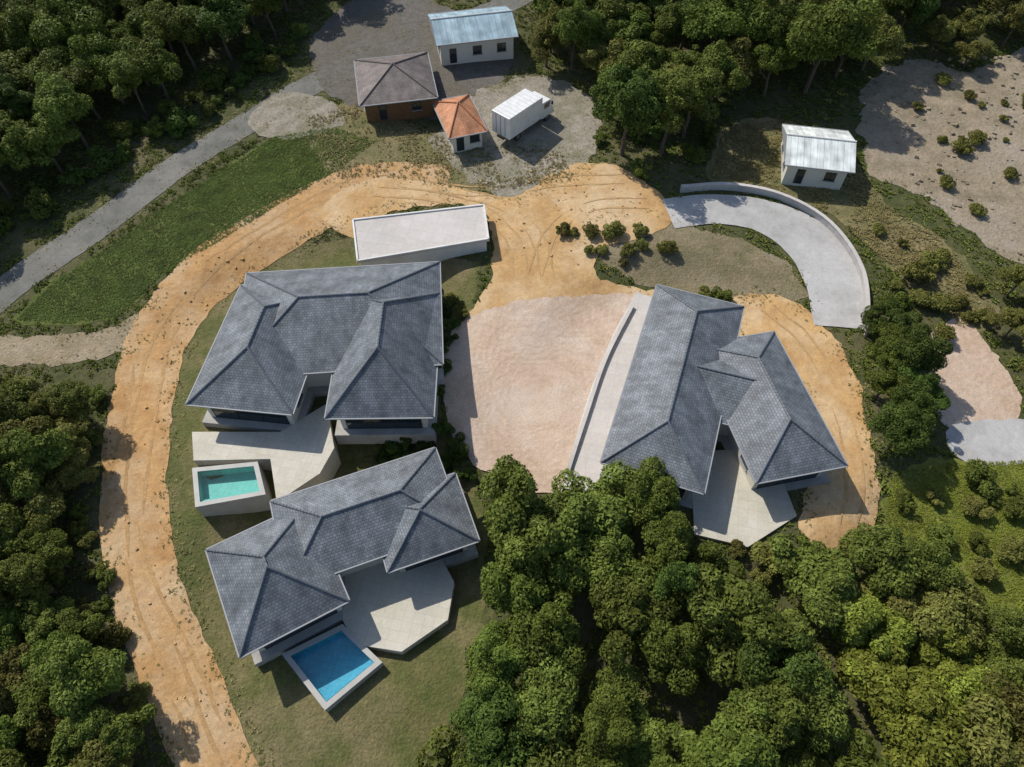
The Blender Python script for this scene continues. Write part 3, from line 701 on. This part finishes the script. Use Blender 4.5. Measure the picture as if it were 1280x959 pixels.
cnt['T8'] = zone([(1140,-60),(1400,-60),(1400,60),(1200,70)], ['olive_tree','dark_tree'], [2,1], .9, (.7,1.0), 'above the stony ground', 'at the upper edge of the stony ground')
print('TREES', cnt)

# shrubs
def shrubs(px, kinds, n, where, group, sr=(.6,1.2), h=.5, edge=.2, ignore=False):
    poly = [P2(u, v, h) for (u, v) in px]; xs = [p[0] for p in poly]; ys = [p[1] for p in poly]; k = 0
    for _ in range(n*25):
        if k >= n: break
        x = rnd.uniform(min(xs), max(xs)); y = rnd.uniform(min(ys), max(ys))
        if not inside((x,y), poly): continue
        s = rnd.uniform(*sr); kd = rnd.choice(kinds)
        if any((x-tx)**2+(y-ty)**2 < (.65*(1.3*s+tr))**2 for (_, tx, ty, tr) in TREES): continue
        if not ignore and blocked(x, y, edge): continue
        plant(kd, x, y, s, 'shrub', f'{TXT[kd]} shrub {where}', 'shrub', f'{TXT[kd]} shrubs {group}', .15); k += 1
shrubs([(700,290),(750,270),(820,285),(845,320),(800,335),(730,325)], ['olive_shrub'], 11, 'on the brown bank', 'on the brown bank', (.5,.95), ignore=True)
shrubs([(555,355),(610,345),(600,390),(555,400)], ['olive_shrub'], 3, 'behind the courtyard', 'between garage and courtyard', (.6,.9), ignore=True)
shrubs([(470,560),(560,545),(590,590),(470,605)], ['shrub'], 8, 'between two villas', 'in the gap between two villas', (.7,1.2))
shrubs([(230,650),(330,630),(300,690),(270,720)], ['shrub','olive_shrub'], 9, 'below the turquoise pool', 'below the turquoise pool', (.6,1.1))
shrubs([(280,800),(360,890),(560,800),(560,1000),(330,990)], ['olive_shrub'], 16, 'on the lower slope', 'on the slope below the deep blue pool', (.5,1.1))
shrubs([(870,335),(960,335),(930,380),(870,370)], ['shrub','olive_shrub'], 8, 'by the concrete drive', 'by the concrete drive', (.6,1.0))
shrubs([(900,690),(1100,700),(1090,760),(960,740)], ['shrub','olive_shrub'], 12, 'below the sandy strip', 'below the end of the sandy strip', (.7,1.3))
shrubs([(1080,260),(1200,320),(1260,400),(1180,420),(1100,340)], ['olive_shrub'], 14, 'below the stony ground', 'on the slope below the stony ground', (.6,1.3), ignore=True)

shrubs([(-40,330),(60,262),(160,195),(260,140),(345,85),(390,30),(330,40),(240,90),(150,150),(50,215),(-60,280)], ['deep_shrub','shrub'], 42, 'between wood and grey road', 'between wood and grey road', (.7,1.5))
shrubs([(690,120),(740,190),(800,215),(870,195),(900,165),(830,160),(760,150)], ['deep_shrub','shrub'], 20, 'at the foot of the wood', 'at the foot of the wood', (.7,1.4))
shrubs([(150,480),(135,560),(125,700),(170,800),(215,960),(160,960),(90,800),(60,640),(90,500)], ['shrub','olive_shrub'], 34, 'along the earth track', 'along the outer edge of the earth track', (.6,1.3))
shrubs([(470,545),(560,535),(590,590),(470,600)], ['deep_shrub'], 12, 'in the shaded gap', 'in the shaded gap between two villas', (.6,1.0), ignore=True)
shrubs([(545,380),(572,380),(566,540),(545,540)], ['deep_shrub'], 9, 'in the courtyard bed', 'in the bed beside the courtyard', (.45,.7), ignore=True)
shrubs([(1130,90),(1330,70),(1330,300),(1180,260)], ['olive_shrub'], 22, 'on the stony ground', 'scattered over the stony ground', (.4,.9), ignore=True)
# ground cover that nobody could count
def scatter(name, px, n, size, m, clear=True, up=.8, off=0.0, patch=1.0):
    g = random.Random(len(px)*7+n); poly = [P2(u, v) for (u, v) in px]; xs = [p[0] for p in poly]; ys = [p[1] for p in poly]; V = []; F = []
    cnt = 0; tries = 0
    while cnt < n and tries < n*8:
        tries += 1
        x = g.uniform(min(xs), max(xs)); y = g.uniform(min(ys), max(ys))
        if not inside((x,y), poly) or patch*(nz(x, y, .35)+.5*nz(x, y, 1.3)) < g.uniform(-.5,.35): continue
        if clear and any(inside((x,y), c) for c in CLEAR): continue
        z = f(x,y)+off; a = g.uniform(0,6.28); s = size*g.uniform(.5,1.5)
        for k in range(4):
            b = a+k*1.57+g.uniform(-.4,.4); l = s*g.uniform(.7,1.3); w = l*.28; dx, dy = math.cos(b), math.sin(b); i = len(V)
            V += [(x,y,z), (x+dx*l*.5-dy*w, y+dy*l*.5+dx*w, z+l*up*.6), (x+dx*l, y+dy*l, z+l*up*.5), (x+dx*l*.5+dy*w, y+dy*l*.5-dx*w, z+l*up*.55)]
            F.append((i,i+1,i+2,i+3))
        cnt += 1
    me = bpy.data.meshes.new(name); me.from_pydata(V, [], F); o = link(name, me, m); o['kind'] = 'stuff'; return o
FULL = [(-150,-80),(1430,-80),(1430,1060),(-150,1060)]
scatter('undergrowth', FULL, 34000, .28, LEAF['mid'])
scatter('weeds', [(200,330),(330,300),(600,330),(560,440),(600,620),(600,990),(330,1000),(265,880),(205,640)], 3600, .13, M['grassblade'], True, 1.0, .03)
scatter('weeds', FULL, 14000, .24, LEAF['olive'])
scatter('grass', lawn_px, 30000, .10, M['grassblade'], False, 1.2, .03, .35)
scatter('grass', slope_px, 14000, .11, LEAF['bright'], False, 1.2, .03, .4)
shrubs(slope_px, ['shrub','olive_shrub'], 26, 'on the grass slope', 'on the grass slope', (.5,1.3), ignore=True)
scatter('dry_grass', [(380,150),(450,130),(560,175),(700,190),(720,225),(600,240),(480,222),(420,225)], 2500, .16, M['dryblade'], False, 1.2, .05)
scatter('dry_grass', [(905,160),(980,150),(1060,190),(1110,260),(1180,300),(1250,400),(1200,410),(1110,330),(1040,270),(960,245),(890,225)], 6500, .18, M['dryblade'], False, 1.1, .04)
def fringe(name, edges, per_m, size, m, spread=.55):
    g = random.Random(5); V = []; F = []
    for e in edges:
        pl = EDGE[e]
        for i in range(len(pl)):
            a, b = Vector(pl[i]), Vector(pl[(i+1) % len(pl)])
            for _ in range(int((b-a).length*per_m+g.random())):
                p = a.lerp(b, g.random())+Vector((g.gauss(0,spread), g.gauss(0,spread)))
                if nz(p.x, p.y, .4) < g.uniform(-.45,.25) or any(r.has(p, 1.0) for r in RECTS): continue
                z = f(p.x,p.y)+.06; an = g.uniform(0,6.28); s_ = size*g.uniform(.4,1.4)
                for k in range(4):
                    q = an+k*1.57+g.uniform(-.5,.5); l_ = s_*g.uniform(.7,1.3); w_ = l_*.25; dx, dy = math.cos(q), math.sin(q); n = len(V)
                    V += [(p.x,p.y,z), (p.x+dx*l_*.5-dy*w_, p.y+dy*l_*.5+dx*w_, z+l_*.5), (p.x+dx*l_, p.y+dy*l_, z+l_*.4), (p.x+dx*l_*.5+dy*w_, p.y+dy*l_*.5-dx*w_, z+l_*.45)]
                    F.append((n,n+1,n+2,n+3))
    me = bpy.data.meshes.new(name); me.from_pydata(V, [], F); o = link(name, me, m); o['kind'] = 'stuff'
fringe('weeds', ['earth_track','sandy_strip','dirt_path','stony_ground'], 7, .13, LEAF['mid'])
fringe('dry_grass', ['earth_track','sandy_strip','road','dry_grass_bank','gravel_yard','brown_bank','parking_ground'], 12, .13, M['dryblade'], .8)
def stones(name, px, n, s, m, off):
    g = random.Random(n); poly = [P2(u, v) for (u, v) in px]; xs = [p[0] for p in poly]; ys = [p[1] for p in poly]; mb = MB(); k = 0
    while k < n:
        x = g.uniform(min(xs), max(xs)); y = g.uniform(min(ys), max(ys))
        if not inside((x,y), poly): continue
        r = s*g.uniform(.4,1.5)**2; z = f(x,y)+off; q = Matrix.Rotation(g.uniform(0,6),3,'Z') @ Matrix.Rotation(g.uniform(-.5,.5),3,'X')
        mb.box((x,y,z+r*.2), (r*g.uniform(.7,1.3), r*g.uniform(.7,1.3), r*.7), q); k += 1
    o = mb.build(name, m); o['kind'] = 'stuff'
stones('stones', [(1080,110),(1150,75),(1330,60),(1400,300),(1290,330),(1150,245)], 420, .22, M['stone'], .02)
for pts in ([(470,240),(540,246),(600,262),(640,300),(652,345)],[(560,238),(630,258),(672,300),(684,350)],[(810,255),(740,258),(690,290),(668,345)],[(960,385),(1010,430),(1050,510),(1068,600),(1060,660)],[(500,228),(600,240),(700,228),(780,225)]):
    c_ = smooth_open([P2(*q) for q in pts], 7); m_ = len(c_)
    for sd_ in (-.8,.8):
        for (a_, b_) in ((0,int(m_*.42)),(int(m_*.5),m_)):
            lp_ = []; rp_ = []
            for i_ in range(a_, b_):
                d_ = (c_[min(i_+1,m_-1)]-c_[max(i_-1,0)]).normalized(); n0_ = Vector((-d_.y,d_.x)); w_ = .14*min(1, .2+min(i_-a_, b_-1-i_)/4); q_ = c_[i_]+n0_*(sd_+.1*nz(i_*.4,2)); lp_.append(tuple(q_+n0_*w_)); rp_.append(tuple(q_-n0_*w_))
            sheet('wheel_rut', lp_+rp_[::-1], M['sandrut'], .125, .12, False, False, world=True)
stones('stones', [(300,290),(200,400),(150,560),(150,680),(200,830),(270,1000),(320,1000),(250,850),(205,720),(205,560),(240,420),(340,320)], 110, .12, M['track'], .07)
stones('stones', [(470,225),(700,212),(815,240),(760,305),(745,345),(600,330),(610,262)], 90, .12, M['sand'], .08)

# ------------------------------------------------------------------ light
SUN = Vector((-.49, .47, .73)).normalized()
w = bpy.data.worlds.new('World'); sc.world = w; w.use_nodes = True
nt = w.node_tree; sky = nt.nodes.new('ShaderNodeTexSky'); sky.sky_type = 'NISHITA'; sky.sun_disc = False
sky.sun_elevation = math.asin(SUN.z); sky.sun_rotation = math.atan2(SUN.x, SUN.y)
bg = nt.nodes['Background']; nt.links.new(sky.outputs[0], bg.inputs[0]); bg.inputs[1].default_value = .105
l = bpy.data.lights.new('sun', 'SUN'); l.energy = 3.6; l.angle = R(.6); l.color = (1, .955, .88)
lo = bpy.data.objects.new('sun', l); COL.objects.link(lo); lo.rotation_euler = SUN.to_track_quat('Z', 'Y').to_euler(); lo.location = SUN*100
vs = sc.view_settings; vs.view_transform = 'Standard'; vs.look = 'None'; vs.gamma = 1; vs.use_curve_mapping = False; vs.exposure = .35

# ------------------------------------------------------------------ labels that tell the plants apart
MARKS = [('the garage', P2(525,290)), ('the white truck', P2(655,165)), ('the pale house', P2(1020,205)), ('the blue roofed house', P2(590,50)), ('the brown house', P2(495,110)),
         ('the turquoise pool', P2(285,610)), ('the deep blue pool', P2(410,840)), ('the courtyard', P2(650,600)), ('the white wall', P2(722,605)), ('the sandy strip end', P2(1050,690)),
         ('the retaining wall', P2(1082,380)), ('the bare earth patch', P2(1210,480)), ('the dirt path junction', P2(140,440)), ('the pale villa terrace', P2(940,660)), ('the track bend', P2(170,620))]
ORD = ['closest', 'second closest', 'third closest', 'fourth closest']
bygrp = {}
for (t_, x_, y_, r_) in TREES: bygrp.setdefault(t_['group'], []).append((t_, x_, y_, r_))
for g_, lst in bygrp.items():
    base = lst[0][0]['label'].split(' '); left = list(lst)
    ki = next(i for i, w_ in enumerate(base) if w_ in ('tree', 'shrub')); kind_ = ' '.join(base[:ki+1]); where_ = ' '.join(base[ki+1:])
    cx_ = sum(q[1] for q in lst)/len(lst); cy_ = sum(q[2] for q in lst)/len(lst)
    near = sorted(MARKS, key=lambda m: min(math.hypot(q[1]-m[1][0], q[2]-m[1][1]) for q in lst))[:3]
    used = set()
    for (nm, (mx_, my_)) in near:
        order = sorted(lst, key=lambda q: math.hypot(q[1]-mx_, q[2]-my_))
        for k, q in enumerate(order[:4]):
            if q[0].name in used: continue
            lab = f'{kind_} {ORD[k]} to {nm}, {where_}'
            if len(lab.replace(',', '').split()) > 16: lab = f'{kind_} {ORD[k]} to {nm} {where_}'
            q[0]['label'] = lab; used.add(q[0].name)
    rest = [q for q in lst if q[0].name not in used]
    if len(rest) > 1:
        big = max(lst, key=lambda q: q[3]); small = min(lst, key=lambda q: q[3])
        for q, wd in ((big, 'broadest'), (small, 'smallest')):
            if q[0].name not in used: q[0]['label'] = f'{wd} {kind_} {where_}'; used.add(q[0].name)
